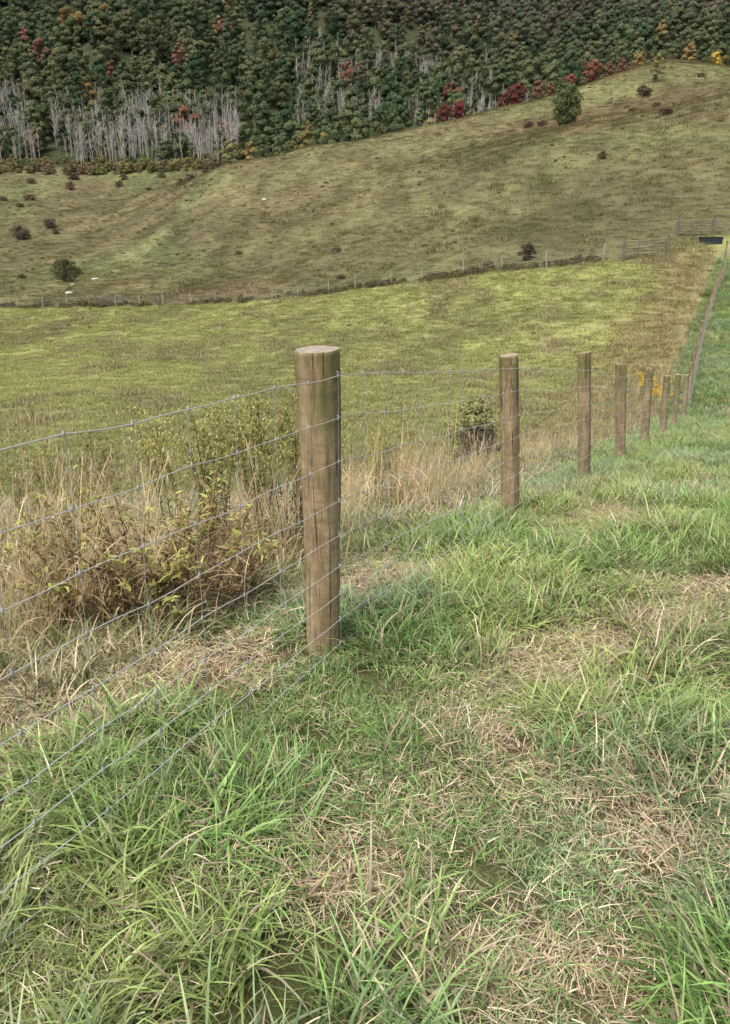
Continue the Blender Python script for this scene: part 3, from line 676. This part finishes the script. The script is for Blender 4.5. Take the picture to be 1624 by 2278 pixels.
def gate(name,x0,y0,x1,y1,h=1.25,rails=6):
    e=bpy.data.objects.new(name,None);scene.collection.objects.link(e)
    a=Acc();z0,z1=Hs(x0,y0)+.15,Hs(x1,y1)+.15;A0=np.array([x0,y0,z0]);B0=np.array([x1,y1,z1])
    for k in range(rails):
        zz=np.array([0,0,h*k/(rails-1)]);V,F=tube(np.array([A0+zz,(A0+B0)/2+zz,B0+zz]),.035,6);a.put(V,F)
    for f in(0,.33,.67,1):
        p=A0*(1-f)+B0*f;V,F=tube(np.array([p-[0,.02,.0],p+[0,-.02,h/2],p+[0,-.02,h]]),.035,6);a.put(V,F)
    V,F=tube(np.array([A0+[0,-.06,0],(A0+B0)/2+[0,-.06,h/2],B0+[0,-.06,h]]),.03,6);a.put(V,F)
    add('rails',a.mesh('rails',[MR]),e)
    b=Acc()
    for q in(A0,B0):
        dv=(B0-A0)/np.linalg.norm(B0-A0)*.2*(-1 if q is A0 else 1)
        V,F=tube(np.array([q+dv-[0,0,.5],q+dv+[0,0,.7],q+dv+[0,0,1.55]]),np.array([.1,.095,.09]),9);b.put(V,F);V,F=box(q+dv+[0,0,1.55],(.12,.12,.02));b.put(V,F)
    add('gate_posts',b.mesh('gate_posts',[MR]),e)
gate('farm_gate',20.9,64.8,24.4,65.6)
gate('farm_gate',28.4,73.5,31.6,74.2,1.1)
gate('farm_gate',-33.9,100.3,-30.6,99.6,1.1,5)
def boardfence(name,pts):
    e=bpy.data.objects.new(name,None);scene.collection.objects.link(e);a=Acc();g=[np.array([x,y,Hs(x,y)]) for x,y in pts]
    for q in g: V,F=tube(np.array([q-[0,0,.3],q+[0,0,.7],q+[0,0,1.35]]),.06,8);a.put(V,F)
    for k in range(len(g)-1):
        for h in(.35,.75,1.15): 
            V,F=tube(np.array([g[k]+[0,-.1,h],(g[k]+g[k+1])/2+[0,-.1,h],g[k+1]+[0,-.1,h]]),.035,4);a.put(V,F)
    add('boards',a.mesh('boards',[MR]),e)
boardfence('board_fence',[(31.9,74.2),(34.4,74.6),(37,75),(39.6,75.3),(42.,75.5)])
def trough(x,y):
    e=bpy.data.objects.new('water_trough',None);scene.collection.objects.link(e);z=Hs(x,y)
    an=np.linspace(0,2*np.pi,40,endpoint=False);sx=np.sign(np.cos(an))*abs(np.cos(an))**.6;sy=np.sign(np.sin(an))*abs(np.sin(an))**.6
    prof=[(1.0,.37,0),(1.05,.42,.6),(1.09,.46,.62),(1.09,.46,.66),(1.02,.39,.66),(.98,.35,.1)]
    V=np.array([[[a*sx[i],b*sy[i],h] for i in range(40)] for a,b,h in prof]);i=np.arange(5)[:,None]*40;j=np.arange(40)[None]
    F=np.stack([i+j,i+(j+1)%40,i+40+(j+1)%40,i+40+j],-1).reshape(-1,4);a=Acc();a.put(V,F);add('tub',a.mesh('tub',[MT]),e)
    me=bpy.data.meshes.new('water');me.from_pydata([[1.0*sx[i],.37*sy[i],.52] for i in range(40)],[],[list(range(40))]);me.materials.append(MWA);add('water',me,e)
    e.location=(x,y,z-.12);e.rotation_euler[2]=.1
trough(30.2,70.8)
# ---------------------------------------------------------------- light & camera
el,azs=math.radians(60),math.radians(212)
w=bpy.data.worlds.new('World');scene.world=w;w.use_nodes=True;nt=w.node_tree;nt.nodes.clear()
sk=nt.nodes.new('ShaderNodeTexSky');sk.sky_type='NISHITA';sk.sun_disc=False;sk.sun_elevation=el;sk.sun_rotation=azs;sk.dust_density=5;sk.air_density=1.;sk.ozone_density=1
bg=nt.nodes.new('ShaderNodeBackground');bg.inputs[1].default_value=.15;ow=nt.nodes.new('ShaderNodeOutputWorld')
nt.links.new(sk.outputs[0],bg.inputs[0]);nt.links.new(bg.outputs[0],ow.inputs[0])
sl=bpy.data.lights.new('sun','SUN');sl.energy=3.1;sl.angle=math.radians(42);sl.color=(1,.97,.92)
so_=bpy.data.objects.new('sun',sl);scene.collection.objects.link(so_)
sd=Vector((math.sin(azs)*math.cos(el),math.cos(azs)*math.cos(el),math.sin(el)));so_.rotation_euler=sd.to_track_quat('Z','Y').to_euler()
cd=bpy.data.cameras.new('camera');cam=bpy.data.objects.new('camera',cd);scene.collection.objects.link(cam)
cd.sensor_fit='VERTICAL';cd.sensor_height=36;cd.lens=36*1700/2278;cd.clip_end=3000;cd.clip_start=.05
cam.location=(0,0,1.6);cam.rotation_euler=(math.radians(72.5),0,0);scene.camera=cam
scene.view_settings.view_transform='Standard';scene.view_settings.look='None';scene.view_settings.exposure=0
